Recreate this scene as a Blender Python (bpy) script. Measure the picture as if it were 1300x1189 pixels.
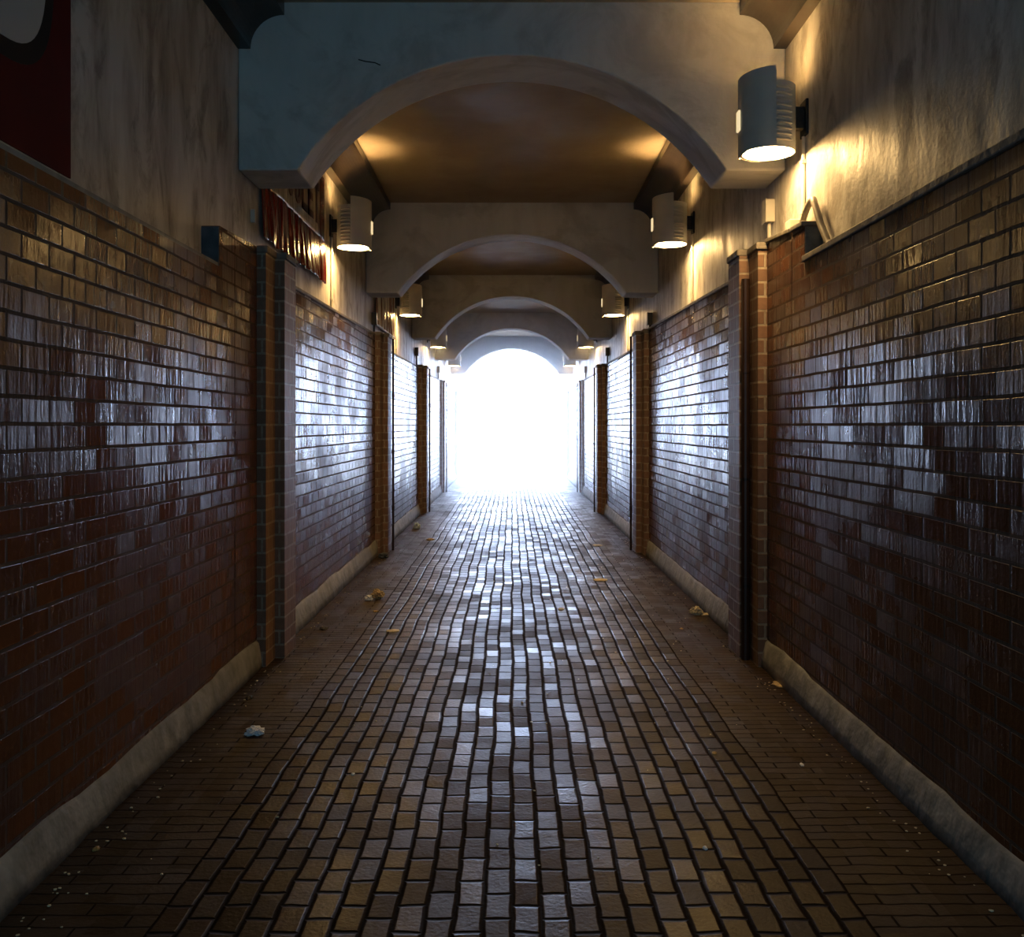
import bpy, bmesh, math, random
from mathutils import Vector, noise

for o in list(bpy.data.objects):
    bpy.data.objects.remove(o, do_unlink=True)
SC = bpy.context.scene
COL = SC.collection
PI = math.pi
R = math.radians
random.seed(7)

# ------------------------------------------------------------------ camera
EYE = 1.55
F = 1200.0                     # focal length in pixels of the 1300 x 1189 frame
VPX, VPY = 650.0, 540.0        # vanishing point
cd = bpy.data.cameras.new('camera')
cam = bpy.data.objects.new('camera', cd)
COL.objects.link(cam)
cam.location = (0, 0, EYE)
cam.rotation_euler = (PI / 2, 0, 0)
cd.sensor_fit = 'HORIZONTAL'
cd.sensor_width = 36
cd.lens = 36 * F / 1300
cd.shift_y = -(594.5 - VPY) / 1300
cd.clip_end = 500
SC.camera = cam

# ------------------------------------------------------------------ world
# hazy white glare in front of the passage, dim blue sky behind the viewer
W = bpy.data.worlds.new('world')
SC.world = W
W.use_nodes = True
wn, wl = W.node_tree.nodes, W.node_tree.links
wn.clear()
wo = wn.new('ShaderNodeOutputWorld')
wb = wn.new('ShaderNodeBackground')
wc = wn.new('ShaderNodeTexCoord')
wsx = wn.new('ShaderNodeSeparateXYZ')
wr = wn.new('ShaderNodeMapRange')
wr.interpolation_type = 'SMOOTHSTEP'
wr.inputs['From Min'].default_value = -0.2
wr.inputs['From Max'].default_value = 0.6
wm = wn.new('ShaderNodeMix'); wm.data_type = 'RGBA'
wm.inputs[6].default_value = (0.085, 0.19, 0.265, 1)     # behind the viewer
wm.inputs[7].default_value = (0.58, 0.76, 1.15, 1)      # beyond the exit
ws = wn.new('ShaderNodeMix'); ws.data_type = 'FLOAT'
ws.inputs[2].default_value = 2.6
ws.inputs[3].default_value = 36.0
wl.new(wc.outputs['Generated'], wsx.inputs[0])
wl.new(wsx.outputs['Y'], wr.inputs['Value'])
wl.new(wr.outputs[0], wm.inputs[0]); wl.new(wr.outputs[0], ws.inputs[0])
wl.new(wm.outputs[2], wb.inputs[0]); wl.new(ws.outputs[0], wb.inputs[1])
wl.new(wb.outputs[0], wo.inputs[0])

sund = bpy.data.lights.new('sun', 'SUN')
sund.energy = 14
sund.angle = R(1)
sund.color = (1, 0.97, 0.92)
sun = bpy.data.objects.new('sun', sund)
COL.objects.link(sun)
sun.location = (0, 34, 12)
sun.rotation_euler = (R(-25), R(18), 0)

# portals: they only guide the sampling of the sky through the two mouths
for nm, y, rx, h in (('exit_portal', 28.9, -90, 4.1), ('entry_portal', -0.85, 90, 4.3)):
    pd = bpy.data.lights.new(nm, 'AREA')
    pd.shape = 'RECTANGLE'; pd.size = 3.9; pd.size_y = h
    pd.cycles.is_portal = True
    po = bpy.data.objects.new(nm, pd)
    COL.objects.link(po)
    po.location = (0, y, h / 2)
    po.rotation_euler = (R(rx), 0, 0)

LAMP_STRENGTH = 142.0
vs = SC.view_settings
vs.view_transform = 'Standard'
vs.look = 'None'
vs.exposure = -0.05
vs.gamma = 1.0
vs.use_curve_mapping = False
SC.cycles.use_denoising = True
SC.cycles.max_bounces = 8
SC.cycles.diffuse_bounces = 5
SC.cycles.sample_clamp_indirect = 12
SC.cycles.caustics_reflective = False
SC.cycles.caustics_refractive = False

# ------------------------------------------------------------------ materials
class NT:
    def __init__(self, name, rough=0.5, spec=0.5, metal=0.0):
        self.m = bpy.data.materials.new(name)
        self.m.use_nodes = True
        self.n, self.l = self.m.node_tree.nodes, self.m.node_tree.links
        self.b = self.n['Principled BSDF']
        self.b.inputs['Roughness'].default_value = rough
        self.b.inputs['Specular IOR Level'].default_value = spec
        self.b.inputs['Metallic'].default_value = metal
        g = self.n.new('ShaderNodeNewGeometry')
        self.pos = g.outputs['Position']
        self.obj = self.n.new('ShaderNodeTexCoord').outputs['Object']

    def put(self, sock, v):
        if isinstance(v, bpy.types.NodeSocket):
            self.l.new(v, sock)
        elif v is not None:
            if isinstance(v, tuple) and len(v) == 3 and sock.type == 'RGBA':
                v = v + (1,)
            sock.default_value = v

    def math(self, op, a, b=None, c=None, clamp=False):
        n = self.n.new('ShaderNodeMath'); n.operation = op; n.use_clamp = clamp
        self.put(n.inputs[0], a); self.put(n.inputs[1], b)
        if c is not None: self.put(n.inputs[2], c)
        return n.outputs[0]

    def sep(self, v):
        n = self.n.new('ShaderNodeSeparateXYZ'); self.l.new(v, n.inputs[0]); return n.outputs

    def comb(self, x, y, z=0.0):
        n = self.n.new('ShaderNodeCombineXYZ')
        self.put(n.inputs[0], x); self.put(n.inputs[1], y); self.put(n.inputs[2], z)
        return n.outputs[0]

    def scaled(self, v, s):
        n = self.n.new('ShaderNodeVectorMath'); n.operation = 'MULTIPLY'
        self.l.new(v, n.inputs[0]); n.inputs[1].default_value = s
        return n.outputs[0]

    def noise(self, v, scale, detail=3, rough=0.5, dist=0.0):
        n = self.n.new('ShaderNodeTexNoise')
        self.l.new(v, n.inputs['Vector'])
        n.inputs['Scale'].default_value = scale
        n.inputs['Detail'].default_value = detail
        n.inputs['Roughness'].default_value = rough
        n.inputs['Distortion'].default_value = dist
        return n.outputs['Fac']

    def remap(self, v, a, b, c=0.0, d=1.0, smooth=False):
        n = self.n.new('ShaderNodeMapRange')
        if smooth: n.interpolation_type = 'SMOOTHSTEP'
        self.put(n.inputs[0], v)
        for i, x in enumerate((a, b, c, d)): n.inputs[i + 1].default_value = x
        return n.outputs[0]

    def mix(self, f, a, b, mode='MIX'):
        n = self.n.new('ShaderNodeMix'); n.data_type = 'RGBA'; n.blend_type = mode
        self.put(n.inputs[0], f); self.put(n.inputs[6], a); self.put(n.inputs[7], b)
        return n.outputs[2]

    def brick(self, v, w, h, mortar, smooth, c1, c2, cm, offset=0.5, bias=0.0):
        n = self.n.new('ShaderNodeTexBrick')
        self.l.new(v, n.inputs['Vector'])
        n.offset = offset
        n.inputs['Scale'].default_value = 1.0
        n.inputs['Brick Width'].default_value = w
        n.inputs['Row Height'].default_value = h
        n.inputs['Mortar Size'].default_value = mortar
        n.inputs['Mortar Smooth'].default_value = smooth
        n.inputs['Bias'].default_value = bias
        self.put(n.inputs['Color1'], c1); self.put(n.inputs['Color2'], c2); self.put(n.inputs['Mortar'], cm)
        return n.outputs['Color'], n.outputs['Fac']

    def bump(self, h, dist, strength=1.0, prev=None):
        n = self.n.new('ShaderNodeBump')
        n.inputs['Distance'].default_value = dist
        n.inputs['Strength'].default_value = strength
        self.l.new(h, n.inputs['Height'])
        if prev is not None: self.l.new(prev, n.inputs['Normal'])
        return n.outputs[0]

    def tilt(self, r, kx, ky, kz):
        """normal leaned a little per brick, r is the brick's own random value"""
        g = self.n.new('ShaderNodeNewGeometry').outputs['Normal']
        r2 = self.math('ADD', self.math('MULTIPLY', self.math('SINE', self.math('MULTIPLY', r, 25.0)), 0.5), 0.5)
        a = self.math('SUBTRACT', r, 0.5); b = self.math('SUBTRACT', r2, 0.5)
        d = self.comb(self.math('MULTIPLY', a, kx), self.math('MULTIPLY', a if kx == 0 else b, ky), self.math('MULTIPLY', b, kz))
        n = self.n.new('ShaderNodeVectorMath'); n.operation = 'ADD'
        self.l.new(g, n.inputs[0]); self.l.new(d, n.inputs[1])
        q = self.n.new('ShaderNodeVectorMath'); q.operation = 'NORMALIZE'
        self.l.new(n.outputs[0], q.inputs[0])
        return q.outputs[0]

    def out(self, color=None, rough=None, normal=None):
        if color is not None: self.put(self.b.inputs['Base Color'], color)
        if rough is not None: self.put(self.b.inputs['Roughness'], rough)
        if normal is not None: self.l.new(normal, self.b.inputs['Normal'])
        return self.m


def glazed_brick():
    t = NT('glazed_brick', 0.3, 0.25)
    x, y, z = t.sep(t.pos)
    u = t.math('ADD', x, y)
    wob = t.noise(t.pos, 2.5, 2)
    zz = t.math('ADD', z, t.math('MULTIPLY', t.math('SUBTRACT', wob, 0.5), 0.008))
    v = t.comb(u, zz)
    col, fac = t.brick(v, 0.19, 0.0915, 0.0075, 0.15,
                       (0.150, 0.052, 0.020), (0.075, 0.026, 0.011), (0.085, 0.052, 0.036))
    big = t.noise(t.pos, 1.3, 4, 0.6)
    col = t.mix(t.remap(big, 0.35, 0.75, 0.0, 0.55), col, (0.05, 0.03, 0.022))
    # soot marks
    # per brick value
    cr, _ = t.brick(v, 0.19, 0.0915, 0.0001, 0.0, (0, 0, 0), (1, 1, 1), (0.5, 0.5, 0.5))
    streak = t.noise(t.scaled(t.comb(u, z), (26, 3.0, 1)), 1.0, 3, 0.55)
    dimple = t.noise(t.scaled(t.comb(u, z), (9, 9, 1)), 1.0, 2, 0.5)
    fine = t.noise(t.comb(u, z), 70, 2, 0.5)
    h = t.math('ADD', t.math('MULTIPLY', streak, 0.60), t.math('MULTIPLY', dimple, 0.25))
    h = t.math('ADD', h, t.math('MULTIPLY', fine, 0.12))
    n1 = t.bump(h, 0.009, 0.7, t.tilt(cr, 0.0, 0.10, 0.05))
    n2 = t.bump(t.math('SUBTRACT', 1.0, fac), 0.006, 1.0, n1)
    rg = t.remap(cr, 0, 1, 0.15, 0.26)
    rg = t.math('ADD', rg, t.remap(big, 0.45, 0.7, 0.0, 0.22))
    rg = t.math('MAXIMUM', rg, t.math('MULTIPLY', fac, 0.85))
    return t.out(col, rg, n2)


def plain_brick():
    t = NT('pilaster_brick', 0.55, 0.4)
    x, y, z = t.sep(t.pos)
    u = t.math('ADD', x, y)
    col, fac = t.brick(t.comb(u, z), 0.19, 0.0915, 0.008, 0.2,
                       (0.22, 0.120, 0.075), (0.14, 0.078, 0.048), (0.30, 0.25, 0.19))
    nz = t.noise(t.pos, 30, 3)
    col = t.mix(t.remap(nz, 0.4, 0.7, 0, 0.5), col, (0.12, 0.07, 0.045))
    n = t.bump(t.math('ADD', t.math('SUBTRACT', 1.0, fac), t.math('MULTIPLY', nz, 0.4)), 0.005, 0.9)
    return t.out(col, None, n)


def paving():
    t = NT('paving', 0.4, 0.22)
    x, y, z = t.sep(t.pos)
    wob = t.noise(t.scaled(t.pos, (0.8, 0.9, 1)), 1.0, 2)
    wob2 = t.noise(t.pos, 7.0, 2)
    xx = t.math('ADD', x, t.math('MULTIPLY', t.math('SUBTRACT', wob, 0.5), 0.05))
    xx = t.math('ADD', xx, t.math('MULTIPLY', t.math('SUBTRACT', wob2, 0.5), 0.012))
    yy = t.math('ADD', y, t.math('MULTIPLY', t.math('SUBTRACT', t.noise(t.pos, 5.0, 2), 0.5), 0.04))
    c1, f1 = t.brick(t.comb(yy, xx), 0.165, 0.093, 0.013, 1.0,
                     (0.036, 0.020, 0.0105), (0.020, 0.0115, 0.0065), (0.014, 0.0095, 0.0065))
    c2, f2 = t.brick(t.comb(x, yy), 0.30, 0.068, 0.005, 0.5,
                     (0.045, 0.0275, 0.015), (0.036, 0.0225, 0.0125), (0.022, 0.015, 0.009))
    r1, _ = t.brick(t.comb(yy, xx), 0.165, 0.093, 0.0001, 0.0, (0, 0, 0), (1, 1, 1), (0.5, 0.5, 0.5))
    edge = t.math('ABSOLUTE', xx)
    side = t.math('GREATER_THAN', edge, 1.116)
    col = t.mix(side, c1, c2)
    fmix = t.n.new('ShaderNodeMix'); fmix.data_type = 'FLOAT'
    t.l.new(side, fmix.inputs[0]); t.l.new(f1, fmix.inputs[2]); t.l.new(f2, fmix.inputs[3])
    f = fmix.outputs[0]
    dirt = t.noise(t.pos, 1.1, 5, 0.65)
    col = t.mix(t.remap(dirt, 0.45, 0.75, 0.0, 0.6), col, (0.022, 0.016, 0.011))
    grime = t.noise(t.pos, 60, 2)
    h = t.math('ADD', t.math('SUBTRACT', 1.0, f), t.math('MULTIPLY', grime, 0.28))
    h = t.math('ADD', h, t.math('MULTIPLY', wob2, 0.5))
    n = t.bump(h, 0.007, 0.8, t.tilt(r1, 0.09, 0.10, 0.0))
    rg = t.math('ADD', t.remap(r1, 0, 1, 0.27, 0.46), t.math('MULTIPLY', f, 0.3))
    rg = t.math('ADD', rg, t.remap(dirt, 0.4, 0.75, 0.0, 0.22))
    rg = t.math('ADD', rg, t.math('MULTIPLY', side, 0.05))
    t.put(t.b.inputs['Specular IOR Level'], t.remap(f, 0.0, 0.35, 0.19, 0.02))
    return t.out(col, rg, n)


def plaster(name, c, stain, rough=0.55, amount=0.6, flat=False):
    t = NT(name, rough, 0.4)
    x, y, z = t.sep(t.pos)
    st = t.noise(t.comb(t.math('MULTIPLY', t.math('ADD', x, y), 3.2), t.math('MULTIPLY', z, 0.8)), 1.6, 5, 0.6, 0.3)
    if flat: st = t.noise(t.pos, 1.7, 5, 0.6, 0.3)
    bl = t.noise(t.pos, 0.9, 4, 0.6)
    a = t.remap(st, 0.42, 0.72, 0.0, amount)
    col = t.mix(a, c, stain)
    col = t.mix(t.remap(bl, 0.5, 0.8, 0.0, 0.4), col, stain)
    if not flat:
        bt = t.noise(t.scaled(t.pos, (1, 2.6, 1.3)), 1.7, 6, 0.68, 0.8)
        col = t.mix(t.remap(bt, 0.50, 0.62, 0.0, amount * 0.75), col, tuple(k * 0.6 for k in stain))
    fine = t.noise(t.pos, 38, 4, 0.6)
    h = t.math('ADD', t.math('MULTIPLY', fine, 0.25), t.noise(t.pos, 5, 3, 0.5))
    n = t.bump(h, 0.012, 0.7)
    return t.out(col, t.remap(st, 0.3, 0.7, rough - 0.1, rough + 0.2), n)


def simple(name, c, rough=0.5, metal=0.0, bump=0.0, scale=20, var=0.25):
    t = NT(name, rough, 0.5, metal)
    nz = t.noise(t.obj, scale, 3, 0.5)
    dark = tuple(k * (1 - var) for k in c)
    col = t.mix(t.remap(nz, 0.3, 0.7), c, dark)
    n = t.bump(nz, bump, 0.8) if bump else None
    return t.out(col, None, n)


def vinyl(name, c, stripe=None):
    t = NT(name, 0.22, 0.6)
    x, y, z = t.sep(t.pos)
    w = t.noise(t.comb(t.math('MULTIPLY', y, 7.0), t.math('MULTIPLY', z, 1.4)), 1.0, 3, 0.5, 0.6)
    n = t.bump(w, 0.05, 0.8)
    col = c
    if stripe:
        s = t.noise(t.comb(t.math('MULTIPLY', y, 6.0), t.math('MULTIPLY', z, 0.3)), 1.0, 1, 0.5)
        col = t.mix(t.math('GREATER_THAN', s, 0.52), c, stripe)
    return t.out(col, None, n)


M = {}
M['brick'] = glazed_brick()
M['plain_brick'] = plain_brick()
M['paving'] = paving()
M['plaster'] = plaster('wall_plaster', (0.60, 0.59, 0.57), (0.24, 0.20, 0.17), 0.45, 0.8)
M['beam'] = plaster('beam_plaster', (0.64, 0.64, 0.63), (0.50, 0.49, 0.47), 0.7, 0.5)
M['ceiling'] = plaster('ceiling_paint', (0.36, 0.30, 0.23), (0.28, 0.23, 0.17), 0.6, 0.5, True)
M['cove'] = simple('dark_lacquer', (0.030, 0.022, 0.018), 0.28, 0, 0.004, 4)
M['plinth'] = simple('plinth_render', (0.30, 0.30, 0.29), 0.8, 0, 0.02, 9, 0.5)
M['coping'] = simple('coping_mortar', (0.20, 0.175, 0.15), 0.7, 0, 0.01, 14, 0.5)
M['slate'] = simple('slate_end', (0.09, 0.11, 0.13), 0.6, 0, 0.01, 18, 0.6)
M['steel'] = simple('dark_steel', (0.035, 0.018, 0.014), 0.4, 0.3, 0.0, 9, 0.4)
M['black'] = simple('black_steel', (0.012, 0.011, 0.011), 0.45, 0.0)
M['cream'] = simple('cream_enamel', (0.62, 0.60, 0.55), 0.42, 0, 0.0, 8, 0.1)
M['pvc'] = simple('pvc', (0.60, 0.57, 0.50), 0.4, 0, 0, 12, 0.15)
M['rubber'] = simple('grey_rubber', (0.25, 0.22, 0.18), 0.5)
M['red'] = vinyl('red_vinyl', (0.17, 0.012, 0.008))
M['white_vinyl'] = vinyl('white_vinyl', (0.62, 0.56, 0.46))
M['strip_vinyl'] = vinyl('striped_vinyl', (0.70, 0.62, 0.52), (0.22, 0.09, 0.05))
M['letter_red'] = simple('letter_red', (0.09, 0.008, 0.006), 0.35)
M['flat_red'] = simple('painted_red', (0.10, 0.003, 0.002), 0.8, 0, 0, 3, 0.3)
M['flat_red'].node_tree.nodes['Principled BSDF'].inputs['Specular IOR Level'].default_value = 0.12
M['flat_white'] = simple('painted_white', (0.50, 0.50, 0.50), 0.5, 0, 0, 3, 0.1)
M['flat_black'] = None
M['flat_black'] = simple('painted_black', (0.008, 0.008, 0.009), 0.5)
M['flat_black'].node_tree.nodes['Principled BSDF'].inputs['Specular IOR Level'].default_value = 0.1
M['paper'] = simple('white_paper', (0.80, 0.80, 0.80), 0.8, 0, 0.003, 60, 0.1)
M['blue_paper'] = simple('blue_white_tissue', (0.88, 0.88, 0.92), 0.8, 0, 0.003, 60, 0.15)
M['kraft'] = simple('kraft_paper', (0.52, 0.38, 0.20), 0.8, 0, 0.003, 50, 0.3)
M['ivory'] = simple('ivory_paper', (0.75, 0.64, 0.42), 0.8, 0, 0.003, 50, 0.15)
M['leaf'] = simple('dry_leaf', (0.40, 0.26, 0.09), 0.7, 0, 0.002, 50, 0.3)
M['plastic'] = simple('clear_bag', (0.62, 0.74, 0.85), 0.2, 0, 0.003, 30, 0.1)
M['soot'] = simple('dark_scrap', (0.02, 0.016, 0.012), 0.7)
M['concrete'] = simple('pale_concrete', (0.62, 0.60, 0.56), 0.8, 0, 0.01, 3, 0.15)
e = NT('lamp_glow')
e.b.inputs['Base Color'].default_value = (0.9, 0.85, 0.7, 1)
e.b.inputs['Emission Color'].default_value = (1.0, 0.61, 0.225, 1)
e.b.inputs['Emission Strength'].default_value = LAMP_STRENGTH
M['glow'] = e.m
e = NT('slot_glow')
e.b.inputs['Base Color'].default_value = (0.9, 0.85, 0.7, 1)
e.b.inputs['Emission Color'].default_value = (1.0, 0.78, 0.42, 1)
e.b.inputs['Emission Strength'].default_value = 0.9
M['slot'] = e.m

# ------------------------------------------------------------------ helpers
def obj(name, bm, mat, parent=None, smooth=False, bevel=0.0):
    bmesh.ops.recalc_face_normals(bm, faces=bm.faces)
    me = bpy.data.meshes.new(name)
    bm.to_mesh(me); bm.free()
    for p in me.polygons: p.use_smooth = smooth
    me.materials.append(M[mat])
    o = bpy.data.objects.new(name, me)
    COL.objects.link(o)
    if parent is not None: o.parent = parent
    if bevel:
        b = o.modifiers.new('bevel', 'BEVEL'); b.width = bevel; b.segments = 2
        b.limit_method = 'ANGLE'; b.angle_limit = R(35)
    return o


def empty(name, loc, rz=0.0):
    o = bpy.data.objects.new(name, None)
    o.empty_display_size = 0.1
    COL.objects.link(o)
    o.location = loc; o.rotation_euler = (0, 0, rz)
    return o


def tag(o, label, cat, group=None, kind=None):
    o['label'] = label; o['category'] = cat
    if group: o['group'] = group
    if kind: o['kind'] = kind
    return o


def structure(o, label=None):
    o['kind'] = 'structure'
    if label: o['label'] = label
    return o


def box(bm, x0, x1, y0, y1, z0, z1, z1b=None):
    """box; z1b = top height at the y1 end"""
    if z1b is None: z1b = z1
    x0, x1 = min(x0, x1), max(x0, x1)
    v = [bm.verts.new(p) for p in ((x0, y0, z0), (x1, y0, z0), (x1, y1, z0), (x0, y1, z0),
                                   (x0, y0, z1), (x1, y0, z1), (x1, y1, z1b), (x0, y1, z1b))]
    for f in ((0, 3, 2, 1), (4, 5, 6, 7), (0, 1, 5, 4), (1, 2, 6, 5), (2, 3, 7, 6), (3, 0, 4, 7)):
        bm.faces.new([v[i] for i in f])


def prism_xz(bm, pts, y0, y1, pts2=None):
    """polygon in x,z extruded along y"""
    pts2 = pts2 or pts
    a = [bm.verts.new((p[0], y0, p[1])) for p in pts]
    b = [bm.verts.new((p[0], y1, p[1])) for p in pts2]
    n = len(pts)
    bm.faces.new(a); bm.faces.new(b[::-1])
    for i in range(n):
        bm.faces.new((a[i], b[i], b[(i + 1) % n], a[(i + 1) % n]))


def prism_yz(bm, pts, x0, x1):
    a = [bm.verts.new((x0, p[0], p[1])) for p in pts]
    b = [bm.verts.new((x1, p[0], p[1])) for p in pts]
    n = len(pts)
    bm.faces.new(a); bm.faces.new(b[::-1])
    for i in range(n):
        bm.faces.new((a[i], b[i], b[(i + 1) % n], a[(i + 1) % n]))


def ring_yz(bm, cy, cz, ro, ri, x0, x1, n=48, e=1.0):
    """flat elliptical ring in y,z with thickness x0..x1"""
    P = []
    for k in range(n):
        a = 2 * PI * k / n
        c = math.copysign(abs(math.cos(a)) ** e, math.cos(a)); sn = math.copysign(abs(math.sin(a)) ** e, math.sin(a))
        P.append([bm.verts.new((x, cy + r[0] * c, cz + r[1] * sn))
                  for x, r in ((x0, ro), (x1, ro), (x1, ri), (x0, ri))])
    for k in range(n):
        a, b = P[k], P[(k + 1) % n]
        for i in range(4):
            bm.faces.new((a[i], b[i], b[(i + 1) % 4], a[(i + 1) % 4]))


def tube(bm, pts, r, n=10):
    pts = [Vector(p) for p in pts]
    rings = []
    for i, p in enumerate(pts):
        d = (pts[min(i + 1, len(pts) - 1)] - pts[max(i - 1, 0)]).normalized()
        up = Vector((0, 0, 1)) if abs(d.z) < 0.9 else Vector((1, 0, 0))
        a = d.cross(up).normalized(); b = d.cross(a)
        rings.append([bm.verts.new(p + r * (math.cos(2 * PI * k / n) * a + math.sin(2 * PI * k / n) * b)) for k in range(n)])
    for q, s in zip(rings, rings[1:]):
        for k in range(n):
            bm.faces.new((q[k], q[(k + 1) % n], s[(k + 1) % n], s[k]))
    bm.faces.new(rings[0][::-1]); bm.faces.new(rings[-1])


def shell(bm, r0, r1, a0, a1, zb, zt, n=32, slope=0.0, closed=False):
    """curved plate between angles, inner radius r0, outer r1; zt may be a function of k/n"""
    P = []
    cnt = n if closed else n + 1
    for k in range(cnt):
        t = k / n
        a = a0 + (a1 - a0) * t
        top = zt(t) if callable(zt) else zt
        bot = zb(t) if callable(zb) else zb
        c, s = math.cos(a), math.sin(a)
        P.append([bm.verts.new((r0 * c, r0 * s, bot)), bm.verts.new((r1 * c, r1 * s, bot)),
                  bm.verts.new((r1 * c, r1 * s, top)), bm.verts.new((r0 * c, r0 * s, top))])
    m = n
    for k in range(m):
        a, b = P[k], P[(k + 1) % cnt]
        for i in range(4):
            bm.faces.new((a[i], a[(i + 1) % 4], b[(i + 1) % 4], b[i]))
    if not closed:
        bm.faces.new(P[0]); bm.faces.new(P[-1][::-1])


def side_word(s): return 'left' if s < 0 else 'right'

# ------------------------------------------------------------------ setting
XP, XB, XF = 1.74, 1.64, 1.60      # plaster plane, brick face, foot of the plinth
Y0, Y1 = -0.8, 28.4
YB = [6.0, 11.23, 16.44, 21.5, 27.1]
ZBOT = [1.62, 1.576, 1.526, 1.51, 1.49]
ZCRN = [2.35, 2.273, 2.247, 2.21, 2.21]
ZTOP = [2.685, 2.647, 2.616, 2.563, 2.55]
BD = [0.48, 0.43, 0.42, 0.42, 0.42]
ORD = ['nearest', 'second', 'third', 'fourth', 'farthest']


def ceil_z(y):
    ys = [Y0] + YB + [Y1]
    zs = [2.72] + ZTOP + [2.54]
    for i in range(len(ys) - 1):
        if y <= ys[i + 1]:
            t = (y - ys[i]) / (ys[i + 1] - ys[i])
            return EYE + zs[i] + t * (zs[i + 1] - zs[i])
    return EYE + zs[-1]

bm = bmesh.new()
box(bm, -1.95, 1.95, Y0, Y1 + 0.3, -0.2, 0.0)
structure(obj('floor', bm, 'paving'), 'worn brick paving of the passage, running lengthways in the middle')
bm = bmesh.new()
box(bm, -14, 14, Y1 + 0.3, 70, -0.25, -0.01)
structure(obj('street_ground', bm, 'concrete'), 'sunlit pale ground beyond the far end of the passage')

bm = bmesh.new()
ys = [Y0] + YB + [Y1]
for a, b in zip(ys, ys[1:]):
    za, zb = ceil_z(a), ceil_z(b)
    v = [bm.verts.new(p) for p in ((-2, a, za), (2, a, za), (2, b, zb), (-2, b, zb),
                                   (-2, a, 4.7), (2, a, 4.7), (2, b, 4.7), (-2, b, 4.7))]
    for f in ((0, 3, 2, 1), (4, 5, 6, 7), (0, 1, 5, 4), (1, 2, 6, 5), (2, 3, 7, 6), (3, 0, 4, 7)):
        bm.faces.new([v[i] for i in f])
bmesh.ops.remove_doubles(bm, verts=bm.verts, dist=1e-5)
structure(obj('ceiling', bm, 'ceiling'), 'brown painted ceiling between the arches')

# brick panels: (y0, y1, z0, z1) tops above the floor for left and right
PIL_A, PIL_B, PIL_E = 0.07, 0.30, 0.62      # steps of each pilaster behind its arch
PT = {-1: [2.66, 2.63, 2.57, 2.55, 2.50], 1: [2.68, 2.66, 2.59, 2.55, 2.50]}
PANEL = {
    -1: [(Y0, 5.30, 2.44, 2.44), (5.30, 5.585, 2.67, 2.68), (5.60, 6.07, 2.68, 2.70),
         (6.62, 11.30, 2.575, 2.625), (11.85, 16.51, 2.52, 2.56), (17.06, 21.57, 2.50, 2.58), (22.12, 27.17, 2.50, 2.58), (27.7, Y1, 2.5, 2.5)],
    1: [(Y0, 5.30, 2.455, 2.465), (5.30, 5.535, 2.67, 2.68), (5.55, 6.07, 2.68, 2.72),
        (6.62, 11.30, 2.60, 2.69), (11.85, 16.51, 2.55, 2.60), (17.06, 21.57, 2.52, 2.58), (22.12, 27.17, 2.50, 2.58), (27.7, Y1, 2.5, 2.5)],
}
for s in (-1, 1):
    w = 'left' if s < 0 else 'right'
    bm = bmesh.new()
    box(bm, s * XP, s * 1.95, Y0, Y1, 0, 4.4)
    wall = structure(obj('wall_' + w, bm, 'plaster'), 'stained plaster upper wall on the %s above the glazed bricks' % w)
    bm = bmesh.new()
    for y0, y1, z0, z1 in PANEL[s]:
        box(bm, s * XB, s * (XP + 0.02), y0, y1, 0.0, z0, z1)
    for i, yb in enumerate(YB):
        box(bm, s * XB, s * (XP + 0.02), yb + PIL_A, yb + PIL_E, 0.0, PT[s][i])
    o = obj('brick_facing', bm, 'brick', wall)
    o['label'] = 'glazed brown brick facing of the lower %s wall' % w
    # coping along the tops
    bm = bmesh.new()
    for i, (y0, y1, z0, z1) in enumerate(PANEL[s]):
        if s < 0 and i < 3: continue
        th = 0.035 if i == 0 else 0.028
        a = len(bm.verts)
        ov = 0.018 if s > 0 else 0.008
        box(bm, s * (XB - ov), s * (XP + 0.02), y0, y1, z0, z0 + th, None)
        bm.verts.ensure_lookup_table()
        vv = bm.verts[a:]
        for v in vv:
            far = abs(v.co.y - y1) < 1e-5
            if far: v.co.z += z1 - z0
    for i, yb in enumerate(YB):
        box(bm, s * XB, s * (XP + 0.02), yb + PIL_A, yb + PIL_E, PT[s][i], PT[s][i] + 0.045)
    structure(obj('trim_%d' % (13 if s < 0 else 14), bm, 'coping', bevel=0.006), 'thin coping along the top of the %s brick facing' % w)
    if s < 0:
        bm = bmesh.new()
        box(bm, s * (XB + 0.006), s * (XP + 0.02), Y0, 5.3, 2.44, 2.462)
        obj('mortar_bed', bm, 'plinth', wall)
    bm = bmesh.new()
    box(bm, s * (XB + 0.002), s * (XP + 0.03), 5.292, 5.302, 2.40, 2.665)
    obj('slate_end', bm, 'slate', wall)
    # plinth: sloped skirt of render at the foot of the wall
    bm = bmesh.new()
    n = 220
    prev = None
    for k in range(n + 1):
        y = Y0 + (Y1 - Y0) * k / n
        q = noise.noise(Vector((y * 1.7, s * 3.0, 0.0)))
        q2 = noise.noise(Vector((y * 6.0, s * 9.0, 4.0)))
        h = 0.185 + 0.03 * q + 0.008 * q2
        if y < 5.3: h -= 0.02
        xf = XF - 0.008 * q2 - 0.008 * q
        ring = [bm.verts.new(p) for p in ((s * (XB + 0.02), y, 0.0), (s * xf, y, 0.0), (s * (xf + 0.004), y, h * 0.35),
                                          (s * (XB - 0.014), y, h - 0.02), (s * (XB + 0.004), y, h), (s * (XB + 0.02), y, h))]
        if prev:
            for i in range(6):
                bm.faces.new((prev[i], ring[i], ring[(i + 1) % 6], prev[(i + 1) % 6]))
        else:
            bm.faces.new(ring)
        prev = ring
    bm.faces.new(prev[::-1])
    structure(obj('baseboard_' + w, bm, 'plinth', smooth=True), 'pale rendered plinth along the foot of the %s wall' % w)

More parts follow.
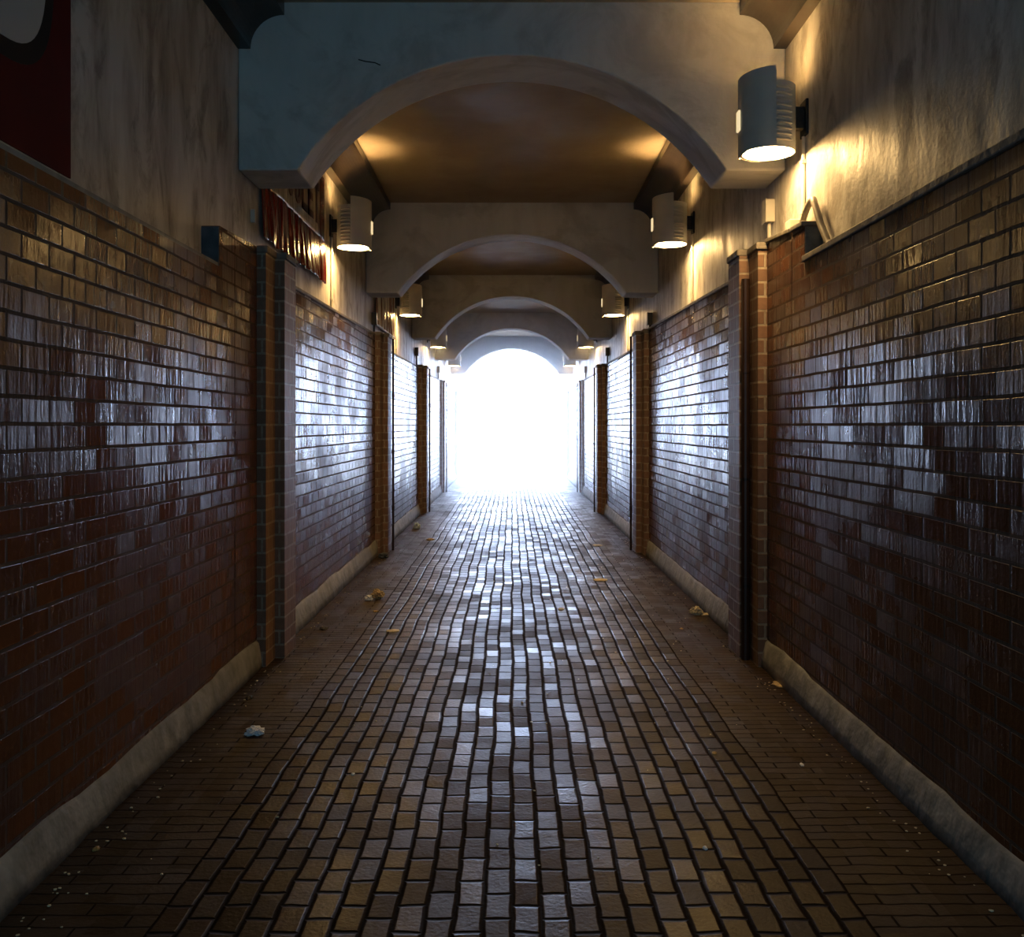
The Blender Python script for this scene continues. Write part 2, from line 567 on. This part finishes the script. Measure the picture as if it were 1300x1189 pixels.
# coved dark trim in the ceiling corners, one length per bay
tn = 0
spans = [(Y0, YB[0])] + [(YB[i] + BD[i], YB[i + 1]) for i in range(4)] + [(YB[4] + BD[4], Y1)]
for s in (-1, 1):
    for i, (a, b) in enumerate(spans):
        tn += 1
        bm = bmesh.new()
        def sec(y):
            c = ceil_z(y) + 0.01
            zc = c - 0.305
            p = [(s * 1.445, c), (s * 1.445, zc + 0.235)]
            for k in range(13):
                t = R(90) * k / 12
                p.append((s * (1.445 + 0.215 * math.sin(t)), zc + 0.215 * math.cos(t)))
            p += [(s * XP, zc), (s * XP, c)]
            return p
        prism_xz(bm, sec(a), a, b, sec(b))
        structure(obj('trim_%d' % tn, bm, 'cove'), 'dark lacquered cove in the %s ceiling corner of bay %s' % (side_word(s), 'one two three four five six'.split()[i]))

# ------------------------------------------------------------------ arches
SPR = [1.36, 1.36, 1.34, 1.30, 1.36]
for i, yb in enumerate(YB):
    zb, zc = EYE + ZBOT[i], EYE + ZCRN[i]
    hw, rise = SPR[i], ZCRN[i] - ZBOT[i]
    rad = (hw * hw + rise * rise) / (2 * rise)
    bm = bmesh.new()
    a0 = math.asin(hw / rad)
    n = 48
    low = [(-XP + 0.002, zb), (-(XP + hw) / 2, zb)]
    for k in range(n + 1):
        a = -a0 + 2 * a0 * k / n
        low.append((rad * math.sin(a), zc - rad + rad * math.cos(a)))
    low += [((XP + hw) / 2, zb), (XP - 0.002, zb)]
    y2 = yb + BD[i]
    C = [[bm.verts.new((x, yy_, z)) for yy_, z in ((yb, zl), (y2, zl), (y2, ceil_z(y2) + 0.01), (yb, ceil_z(yb) + 0.01))] for x, zl in low]
    for p, q in zip(C, C[1:]):
        for j in range(4):
            bm.faces.new((p[j], q[j], q[(j + 1) % 4], p[(j + 1) % 4]))
    bm.faces.new(C[0]); bm.faces.new(C[-1][::-1])
    o = obj('arched_beam', bm, 'beam', bevel=0.012)
    lab = ['broad grey plaster arch nearest the viewer, filling the top of the view',
           'second plaster arch from the viewer, framed inside the nearest arch',
           'third plaster arch from the viewer, with cream lamps beside its curve',
           'fourth plaster arch from the viewer, bluish grey near the bright exit',
           'farthest plaster arch, pale and glowing, framing the white exit'][i]
    tag(o, lab, 'arch', 'arched beams across the passage')
    if i == 0:
        bm = bmesh.new()
        tube(bm, [(-0.975, yb, 3.872), (-0.93, yb, 3.860), (-0.87, yb, 3.852), (-0.835, yb, 3.836)], 0.004, 6)
        obj('crack', bm, 'soot', o)

# ------------------------------------------------------------------ pilasters
for i, yb in enumerate(YB):
    for s in (-1, 1):
        zt = PT[s][i]
        r = empty('brick_pilaster', (s * XB, yb + PIL_A, 0))
        lab = '%s stepped brick pilaster %s on the %s' % (
            ['glazed', 'glazed brown', 'slim brown', 'thin brown', 'faint thin'][i],
            ['under the arch nearest the viewer', 'under the second arch from the viewer', 'under the third arch from the viewer',
             'under the fourth arch from the viewer', 'under the farthest arch at the exit'][i], side_word(s))
        tag(r, lab, 'pilaster', 'brick pilasters under the arches')
        bm = bmesh.new()
        # plan polygon, stepped towards the passage
        xa_, xb_ = [1.58, 1.58, 1.58, 1.60, 1.612][i], [1.515, 1.515, 1.515, 1.56, 1.585][i]
        xs = [(XB - 0.001, PIL_A), (xa_, PIL_A), (xa_, PIL_B), (xb_, PIL_B), (xb_, PIL_E), (XB - 0.001, PIL_E)]
        lo = [bm.verts.new((s * x - s * XB, y - PIL_A, 0.0)) for x, y in xs]
        hi = [bm.verts.new((s * x - s * XB, y - PIL_A, zt)) for x, y in xs]
        bm.faces.new(lo); bm.faces.new(hi[::-1])
        for k in range(6):
            bm.faces.new((lo[k], lo[(k + 1) % 6], hi[(k + 1) % 6], hi[k]))
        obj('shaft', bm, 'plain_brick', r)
        for (xa, ya, yb2, dz) in ((xa_ - 0.015, PIL_A - 0.015, PIL_B - 0.002, 0.0), (xb_ - 0.015, PIL_B, PIL_E, 0.0)):
            bm = bmesh.new()
            box(bm, s * (xa - XB), s * -0.001, ya - PIL_A, yb2 - PIL_A, zt + dz, zt + dz + 0.045)
            obj('cap', bm, 'coping', r, bevel=0.008)
        if i > 0 or s > 0:
            bm = bmesh.new()
            px = xb_ - 0.036 if i else 1.548
            py = yb + PIL_E - 0.09 if i else yb + PIL_B - 0.035
            ztop = zt - (0.0 if i else 0.16)
            tube(bm, [(0, 0, 0), (0, 0, ztop)], 0.014 if i else 0.027, 12)
            for zz in (0.5, 1.2, 1.9):
                tube(bm, [(0, 0, zz), (0, 0, zz + 0.05)], 0.019 if i else 0.031, 12)
            p = obj('steel_pipe', bm, 'steel', None, smooth=False)
            p.location = (s * px, py, 0.0)
            tag(p, 'dark steel pipe standing against the %s pilaster of the %s arch' % (side_word(s), ORD[i]), 'pipe', 'vertical pipes on the pilasters')

# ------------------------------------------------------------------ wall lamps
def make_lamp(s):
    """drum lamp; local origin at the centre of the drum's lower rim, wall towards +x*s"""
    r = empty('wall_lamp', (0, 0, 0))
    inn = PI if s > 0 else 0.0            # direction of the passage
    H = 0.385
    # drum: thin cylinder wall
    bm = bmesh.new()
    shell(bm, 0.150, 0.156, 0, 2 * PI, 0.0, H, 48, closed=True)
    obj('drum', bm, 'cream', r, smooth=False)
    # louvre bands on both flanks
    for q in (-1, 1):
        a0 = inn + q * R(92); a1 = inn + q * R(128)
        for k in range(10):
            z = 0.035 + k * 0.033
            bm = bmesh.new()
            P = []
            for j in range(9):
                a = a0 + (a1 - a0) * j / 8
                c, sn = math.cos(a), math.sin(a)
                P.append([bm.verts.new((0.155 * c, 0.155 * sn, z)), bm.verts.new((0.170 * c, 0.170 * sn, z + 0.004)),
                          bm.verts.new((0.166 * c, 0.166 * sn, z + 0.012)), bm.verts.new((0.155 * c, 0.155 * sn, z + 0.022))])
            for a, b in zip(P, P[1:]):
                for i in range(4):
                    bm.faces.new((a[i], a[(i + 1) % 4], b[(i + 1) % 4], b[i]))
            bm.faces.new(P[0]); bm.faces.new(P[-1][::-1])
            obj('louvre', bm, 'cream', r)
    # front shield, taller than the drum, its top edge rising towards the flank
    bm = bmesh.new()
    shell(bm, 0.168, 0.174, inn - R(90), inn + R(90), lambda t: -0.003 - 0.02 * max(0.0, 1 - (abs(2 * t - 1) / 0.4) ** 2),
          lambda t: H + 0.055 + 0.02 * abs(2 * t - 1), 36)
    obj('shield', bm, 'cream', r)
    bm = bmesh.new()
    box(bm, math.cos(inn) * 0.172 - 0.012, math.cos(inn) * 0.172 + 0.012, -0.028, 0.028, 0.13, 0.25)
    obj('lit_slot', bm, 'slot', r, bevel=0.004)
    # struts joining shield and drum
    for a in (-60, 60):
        c, sn = math.cos(inn + R(a)), math.sin(inn + R(a))
        for z in (0.05, 0.33):
            bm = bmesh.new()
            tube(bm, [(0.150 * c, 0.150 * sn, z), (0.172 * c, 0.172 * sn, z)], 0.008, 8)
            obj('strut', bm, 'cream', r)
    # glowing diffuser just inside the lower rim
    bm = bmesh.new()
    rings = []
    for rr, zz in ((0.147, 0.010), (0.12, 0.004), (0.06, 0.0)):
        rings.append([bm.verts.new((rr * math.cos(2 * PI * k / 32), rr * math.sin(2 * PI * k / 32), zz)) for k in range(32)])
    for a, b in zip(rings, rings[1:]):
        for k in range(32):
            bm.faces.new((a[k], a[(k + 1) % 32], b[(k + 1) % 32], b[k]))
    bm.faces.new(rings[-1])
    obj('diffuser', bm, 'glow', r)
    # bracket to the wall
    bm = bmesh.new()
    box(bm, s * 0.15, s * 0.215, -0.03, 0.03, 0.14, 0.27)
    obj('bracket', bm, 'black', r, bevel=0.005)
    bm = bmesh.new()
    box(bm, s * 0.205, s * 0.222, -0.06, 0.06, 0.10, 0.31)
    obj('back_plate', bm, 'black', r, bevel=0.005)
    return r


def copy_tree(o, parent=None):
    c = o.copy(); COL.objects.link(c); c.parent = parent
    for ch in list(o.children): copy_tree(ch, c)
    return c

proto = {1: None, -1: None}
LAMPS = [(1, 5.6, 1.61, 'cream louvred wall lamp on the right, largest and nearest, before the nearest arch'),
         (-1, 9.05, 1.70, 'cream louvred wall lamp on the left between nearest and second arch, beside the red banner'),
         (1, 9.05, 1.73, 'cream louvred wall lamp on the right between nearest and second arch'),
         (-1, 14.1, 1.64, 'small cream wall lamp on the left behind the second arch'),
         (1, 14.1, 1.64, 'small cream wall lamp on the right behind the second arch'),
         (-1, 19.4, 1.60, 'tiny glowing wall lamp on the left behind the third arch'),
         (1, 19.4, 1.60, 'tiny glowing wall lamp on the right behind the third arch'),
         (-1, 24.8, 1.56, 'farthest left wall lamp, a speck behind the fourth arch'),
         (1, 24.8, 1.56, 'farthest right wall lamp, a speck behind the fourth arch')]
for s, y, up, lab in LAMPS:
    if proto[s] is None:
        o = proto[s] = make_lamp(s)
    else:
        o = copy_tree(proto[s])
    o.location = (s * (XP - 0.222), y, EYE + up)
    tag(o, lab, 'lamp', 'wall lamps along the passage')

# conduits under the lamps
for s, y, up, lab in LAMPS[:5]:
    bm = bmesh.new()
    zt = EYE + up + 0.10
    zl = 2.72 if y < 6 else (2.66 if y < 10 else 2.60)
    tube(bm, [(s * (XP - 0.013), y, zl), (s * (XP - 0.013), y, zt)], 0.011, 10)
    for zz in (zl + 0.08, zt - 0.16):
        box(bm, s * (XP - 0.028), s * XP, y - 0.02, y + 0.02, zz, zz + 0.02)
    o = obj('conduit', bm, 'pvc')
    nice = {5.6: 'the nearest lamp', 9.05: 'the second lamp', 14.1: 'the small third lamp'}[y]
    tag(o, 'thin pale conduit running down the %s wall below %s' % (side_word(s), nice), 'conduit', 'conduits below the lamps')

# junction boxes behind the arches
for i in range(4):
    for s in (-1, 1):
        y = [6.30, 11.75, 16.98, 22.0][i]
        z = [2.90, 2.80, 2.80, 2.78][i]
        bm = bmesh.new()
        if i == 0 and s < 0:
            box(bm, s * (XP - 0.03), s * XP, y - 0.015, y + 0.015, z, z + 0.09)
            o = obj('cable_stub', bm, 'pvc', bevel=0.004)
            tag(o, 'tiny pale upright stub on the left wall just behind the nearest arch', 'cable stub')
            continue
        box(bm, s * (XP - 0.055), s * XP, y - 0.045, y + 0.045, z, z + 0.15)
        box(bm, s * (XP - 0.062), s * (XP - 0.055), y - 0.05, y + 0.05, z - 0.005, z + 0.155)
        tube(bm, [(s * (XP - 0.025), y, z), (s * (XP - 0.025), y, PT[s][i] + 0.045)], 0.014, 10)
        o = obj('junction_box', bm, 'pvc' if i == 0 else 'black', bevel=0.003)
        tag(o, '%s junction box on the %s wall just behind the %s arch' % ('pale' if i == 0 else 'small dark', side_word(s), ORD[i]),
            'junction box', 'junction boxes behind the arches')

# sagging cable and fitting over the right-hand raised bricks
bm = bmesh.new()
pts = []
for k in range(25):
    t = k / 24
    y = 5.555 - 0.50 * t
    z = 2.735 + 0.085 * math.sin(min(t / 0.75, 1.0) * PI * 0.75) - (0.30 * max(0, t - 0.5) / 0.5)
    pts.append((XP - 0.035 - 0.015 * math.sin(t * PI), y, max(z, 2.515)))
tube(bm, pts, 0.019, 10)
o = obj('flexible_cable', bm, 'rubber', smooth=True)
tag(o, 'thick grey cable looping over the end of the raised right-hand bricks', 'cable')
bm = bmesh.new()
box(bm, 1.655, XP - 0.002, 5.63, 5.73, 2.712, 2.78)
box(bm, 1.675, XP - 0.002, 5.73, 5.80, 2.712, 2.75)
o = obj('cable_fitting', bm, 'pvc', bevel=0.005)
tag(o, 'pale cable fitting on top of the raised right-hand bricks below the nearest lamp', 'fitting')

# ------------------------------------------------------------------ banners
def wavy_sheet(bm, s, x, y0, y1, z0, z1, amp, seed, ny=90, nz=24, thick=0.004):
    G = []
    for i in range(ny + 1):
        row = []
        for j in range(nz + 1):
            y = y0 + (y1 - y0) * i / ny
            z = z0 + (z1 - z0) * j / nz
            w = noise.noise(Vector((y * 9.0, z * 1.3, seed))) + 0.5 * noise.noise(Vector((y * 21.0, z * 2.2 + y, seed + 5)))
            d = x - 0.012 - amp * (0.6 + w) * (0.35 + 0.65 * (1 - j / nz))
            row.append((bm.verts.new((s * d, y, z + 0.012 * noise.noise(Vector((y * 3, 0, seed))) * (1 - j / nz))),
                        bm.verts.new((s * (d + thick), y, z))))
        G.append(row)
    for i in range(ny):
        for j in range(nz):
            for k in (0, 1):
                f = (G[i][j][k], G[i + 1][j][k], G[i + 1][j + 1][k], G[i][j + 1][k])
                bm.faces.new(f if k else f[::-1])
    rim = [(i, 0) for i in range(ny)] + [(ny, j) for j in range(nz)] + [(i, nz) for i in range(ny, 0, -1)] + [(0, j) for j in range(nz, 0, -1)]
    for a, b in zip(rim, rim[1:] + rim[:1]):
        bm.faces.new((G[a[0]][a[1]][0], G[b[0]][b[1]][0], G[b[0]][b[1]][1], G[a[0]][a[1]][1]))

r = empty('banner', (0, 0, 0))
tag(r, 'wrinkled red vinyl banner with dark lettering on the left wall behind the nearest arch', 'banner')
bm = bmesh.new(); wavy_sheet(bm, -1, XP, 6.50, 8.70, 2.85, 3.24, 0.035, 1.0)
obj('red_sheet', bm, 'red', r, smooth=True)
bm = bmesh.new(); wavy_sheet(bm, -1, XP, 8.50, 8.70, 3.24, 3.82, 0.004, 2.0, 10, 12)
obj('red_border', bm, 'red', r, smooth=True)
bm = bmesh.new(); wavy_sheet(bm, -1, XP, 6.50, 8.50, 3.24, 3.82, 0.002, 3.0, 40, 16)
obj('white_band', bm, 'white_vinyl', r, smooth=True)
bm = bmesh.new()
def glyph(bm, ch, y0, w, z0, h, x0, x1, t):
    """blocky upright letter on the left wall, built from bars"""
    def b(a, c, d, e): box(bm, x0, x1, y0 + a * w, y0 + c * w, z0 + d * h, z0 + e * h)
    tw, th = t / w, t / h
    if ch in 'OU':
        ro = (w / 2, h / 2)
        if ch == 'O':
            ring_yz(bm, y0 + w / 2, z0 + h / 2, ro, (w / 2 - t, h / 2 - t * 0.8), x0, x1, 32)
        else:
            b(0, tw, 0.25, 1); b(1 - tw, 1, 0.25, 1)
            P = []
            for k in range(13):
                a = PI + PI * k / 12
                P.append([bm.verts.new((x, y0 + w / 2 + rr[0] * math.cos(a), z0 + 0.25 * h + rr[1] * math.sin(a)))
                          for x, rr in ((x0, (w / 2, 0.25 * h)), (x1, (w / 2, 0.25 * h)), (x1, (w / 2 - t, 0.25 * h - t * 0.8)), (x0, (w / 2 - t, 0.25 * h - t * 0.8)))])
            for p, q in zip(P, P[1:]):
                for i in range(4):
                    bm.faces.new((p[i], q[i], q[(i + 1) % 4], p[(i + 1) % 4]))
    elif ch == 'P':
        b(0, tw, 0, 1); b(0, 1, 1 - th, 1); b(0, 1, 0.45, 0.45 + th); b(1 - tw, 1, 0.45, 1)
    elif ch == 'L':
        b(0, tw, 0, 1); b(0, 1, 0, th)
    elif ch == 'E':
        b(0, tw, 0, 1); b(0, 1, 0, th); b(0, 1, 1 - th, 1); b(0, 0.85, 0.5 - th / 2, 0.5 + th / 2)
    elif ch == 'T':
        b(0.5 - tw / 2, 0.5 + tw / 2, 0, 1); b(0, 1, 1 - th, 1)
yy = 7.02
for ch in 'POULET':
    bm = bmesh.new()
    glyph(bm, ch, yy, 0.20, 3.34, 0.36, -(XP - 0.020), -(XP - 0.011), 0.06)
    obj('letter', bm, 'letter_red', r)
    yy += 0.245

r = empty('banner', (0, 0, 0))
tag(r, 'crumpled pale striped plastic banner on the left wall behind the second arch', 'banner')
bm = bmesh.new(); wavy_sheet(bm, -1, XP, 11.95, 13.8, 2.82, 3.60, 0.045, 7.0)
obj('sheet', bm, 'strip_vinyl', r, smooth=True)
bm = bmesh.new(); tube(bm, [(-(XP - 0.035), 11.95, 2.82), (-(XP - 0.035), 13.8, 2.82)], 0.014, 10)
obj('hem', bm, 'paper', r)

r = empty('painted_sign', (0, 0, 0))
tag(r, 'dark red sign with a black-edged white letter at the top left corner', 'sign')
bm = bmesh.new(); box(bm, -XP, -(XP - 0.006), 1.2, 3.715, 2.52, 4.05)
obj('red_panel', bm, 'flat_red', r)
bm = bmesh.new(); ring_yz(bm, 3.08, 3.45, (0.50, 0.64), (0.27, 0.35), -(XP - 0.006), -(XP - 0.008), 64, 0.55)
obj('letter_outline', bm, 'flat_black', r)
bm = bmesh.new(); ring_yz(bm, 3.08, 3.45, (0.44, 0.575), (0.31, 0.39), -(XP - 0.008), -(XP - 0.010), 64, 0.55)
obj('letter_face', bm, 'flat_white', r)

# ------------------------------------------------------------------ litter
def at(px, py):
    Y = EYE * F / (py - VPY)
    return (px - VPX) * Y / F, Y, Y / F      # x, y, metres per pixel

def crumple(name, mat, px, py, wpx, hpx, label, cat, seed, flat=1.0, deep=0.8):
    x, y, m = at(px, py)
    bm = bmesh.new()
    bmesh.ops.create_icosphere(bm, subdivisions=4, radius=1.0)
    for v in bm.verts:
        d = v.co.normalized()
        n1 = noise.noise(d * 1.6 + Vector((seed, 0, 0)))
        n2 = 1 - abs(noise.noise(d * 3.4 + Vector((0, seed, 0)))) * 2
        n3 = 1 - abs(noise.noise(d * 8.0 + Vector((0, 0, seed)))) * 2
        v.co = d * (0.66 + 0.45 * n1 + 0.30 * n2 + 0.12 * n3)
    hz = max(v.co.z for v in bm.verts); lz = min(v.co.z for v in bm.verts)
    hx = max(abs(v.co.x) for v in bm.verts)
    for v in bm.verts:
        v.co.x *= wpx * m / 2 / hx
        v.co.y *= wpx * m / 2 / hx * deep
        v.co.z = max(0.0, (v.co.z - lz) / (hz - lz) - 0.15) / 0.85 * hpx * m
    o = obj(name, bm, mat)
    o.location = (x, y, 0.0)
    return tag(o, label, cat)

def scrap(name, mat, px, py, wpx, dm, lift, label, cat, seed, group=None):
    """thin curled flat piece: irregular outline, slightly domed"""
    x, y, m = at(px, py)
    bm = bmesh.new()
    n = 18
    w = wpx * m / 2
    rng = random.Random(seed)
    rad = [0.75 + 0.35 * rng.random() for _ in range(n)]
    layers = []
    for top in (1, 0):
        rings = []
        for q in (1.0, 0.66, 0.33):
            ring = []
            for k in range(n):
                a = 2 * PI * k / n
                rr = q * rad[k]
                z = 0.001 + (lift * (1 - q * q) + 0.35 * lift * q * (0.5 + 0.5 * math.sin(3 * a + seed))) + (0.002 if top else 0)
                if not top and q == 1.0: z = 0.0005
                ring.append(bm.verts.new((w * rr * math.cos(a), dm * rr * math.sin(a), z)))
            rings.append(ring)
        c = bm.verts.new((0, 0, 0.001 + lift + (0.002 if top else 0)))
        for a, b in zip(rings, rings[1:]):
            for k in range(n):
                bm.faces.new((a[k], a[(k + 1) % n], b[(k + 1) % n], b[k]))
        for k in range(n):
            bm.faces.new((rings[-1][k], rings[-1][(k + 1) % n], c))
        layers.append(rings[0])
    for k in range(n):
        bm.faces.new((layers[0][k], layers[0][(k + 1) % n], layers[1][(k + 1) % n], layers[1][k]))
    o = obj(name, bm, mat)
    o.location = (x, y, 0.0)
    return tag(o, label, cat, group)

crumple('crumpled_tissue', 'blue_paper', 323, 932, 27, 11, 'bluish white crumpled tissue on the dark paving at lower left', 'tissue', 1.3)
crumple('crumpled_paper_bag', 'kraft', 479, 760, 19, 13, 'tan crumpled paper bag on the paving in the left middle distance', 'paper bag', 4.1)
crumple('crumpled_tissue', 'paper', 468, 762, 12, 7, 'small white tissue lying against the left side of the tan crumpled bag', 'tissue', 6.2)
crumple('plastic_bag', 'plastic', 529, 671, 10, 9, 'pale blue balled plastic bag by the left plinth far down the passage', 'plastic bag', 9.7)
crumple('crumpled_bag', 'slate', 486, 708, 16, 7, 'dark grey crumpled bag against the left plinth below the second arch', 'bag', 2.9)
crumple('crumpled_napkin', 'ivory', 884, 780, 20, 11, 'cream crumpled napkin near the right wall, with a pointed tail', 'napkin', 12.4)
scrap('napkin_corner', 'ivory', 896, 780, 14, 0.05, 0.012, 'cream pointed paper scrap touching the crumpled napkin by the right wall', 'paper', 31)
scrap('paper_scrap', 'ivory', 499, 801, 17, 0.045, 0.010, 'flat cream scrap of paper left of centre, in front of the tan bag', 'paper', 5)
scrap('paper_scrap', 'ivory', 762, 736, 18, 0.07, 0.012, 'flat cream scrap of paper right of centre in the middle distance', 'paper', 6)
scrap('paper_scrap', 'paper', 758, 692, 13, 0.07, 0.010, 'flat white scrap of paper right of centre, farthest of the pale scraps', 'paper', 7)
scrap('dry_leaf', 'leaf', 546, 685, 11, 0.08, 0.02, 'brown curled leaf on the left side of the far paving', 'leaf', 8)
scrap('card_piece', 'kraft', 990, 869, 20, 0.07, 0.008, 'flat tan piece of card beside the right plinth', 'card', 9)
scrap('paper_scrap', 'paper', 1018, 971, 6, 0.018, 0.006, 'tiny white paper fleck on the right foreground paving', 'paper', 10)
scrap('paper_scrap', 'blue_paper', 895, 1077, 6, 0.016, 0.006, 'tiny bluish white fleck at the bottom right of the paving', 'paper', 11)
scrap('paper_scrap', 'blue_paper', 448, 983, 5, 0.016, 0.005, 'tiny pale blue fleck on the left foreground paving', 'paper', 12)
scrap('dark_scrap', 'soot', 411, 798, 12, 0.05, 0.014, 'small black scrap on the left paving below the tan bag', 'scrap', 13)
scrap('dark_scrap', 'soot', 316, 886, 10, 0.04, 0.012, 'small black scrap near the left plinth above the bluish tissue', 'scrap', 14)
scrap('dry_leaf', 'leaf', 122, 1078, 9, 0.02, 0.006, 'small yellow brown leaf at the foot of the left plinth, bottom left corner', 'leaf', 15)
scrap('dry_leaf', 'leaf', 477, 776, 8, 0.03, 0.008, 'small brown leaf just in front of the tan crumpled bag', 'leaf', 16)
scrap('dry_leaf', 'leaf', 865, 798, 5, 0.02, 0.006, 'small brown leaf in front of the cream crumpled napkin', 'leaf', 17)
scrap('dry_leaf', 'leaf', 907, 956, 7, 0.02, 0.005, 'small yellow leaf on the right foreground paving', 'leaf', 18)
scrap('paper_scrap', 'paper', 712, 773, 8, 0.04, 0.006, 'small pale paper fleck near the middle of the paving', 'paper', 19)

# loose grit, denser along the plinths
bm = bmesh.new()
rng = random.Random(3)
for k in range(420):
    if k < 300:
        s = rng.choice((-1, 1))
        x = s * (1.56 - abs(rng.gauss(0, 0.06))); y = 2.6 + 12 * rng.random() ** 1.3
    else:
        x = rng.uniform(-1.5, 1.5); y = rng.uniform(2.6, 12)
    q = rng.uniform(0.002, 0.006)
    if abs(x) > 1.49 and any(yb + PIL_A - 0.03 < y < yb + PIL_E + 0.03 for yb in YB): continue
    v0 = len(bm.verts)
    ret = bmesh.ops.create_icosphere(bm, subdivisions=1, radius=q)
    for v in ret['verts']:
        v.co.x *= rng.uniform(0.7, 1.8); v.co.y *= rng.uniform(0.7, 1.6); v.co.z *= 0.6
        v.co += Vector((x, y, q * 0.5))
tag(obj('grit', bm, 'ivory'), 'loose pale grit scattered on the paving, thickest along the plinths', 'grit', kind='stuff')

# ------------------------------------------------------------------ scatter volumes added to imitate bloom around the bright exit
hz = bpy.data.materials.new('bloom')
hz.use_nodes = True
hn = hz.node_tree.nodes; hn.clear()
ho = hn.new('ShaderNodeOutputMaterial'); hv = hn.new('ShaderNodeVolumeScatter')
hv.inputs['Density'].default_value = 0.04
hv.inputs['Anisotropy'].default_value = 0.55
hv.inputs['Color'].default_value = (0.86, 0.92, 1.0, 1)
hz.node_tree.links.new(hv.outputs[0], ho.inputs['Volume'])
M['bloom'] = hz
bm = bmesh.new()
box(bm, -1.70, 1.70, 17.0, 21.9, 0.01, 4.04)
tag(obj('bloom', bm, 'bloom'), 'thin volume added for bloom in the passage before the fourth arch', 'bloom', kind='stuff')
hz2 = hz.copy()
hz2.node_tree.nodes['Volume Scatter'].inputs['Density'].default_value = 0.10
M['bloom2'] = hz2
bm = bmesh.new()
box(bm, -1.70, 1.70, 21.93, Y1 - 0.1, 0.01, 4.04)
tag(obj('bloom', bm, 'bloom2'), 'denser volume added for bloom between the fourth arch and the exit', 'bloom', kind='stuff')
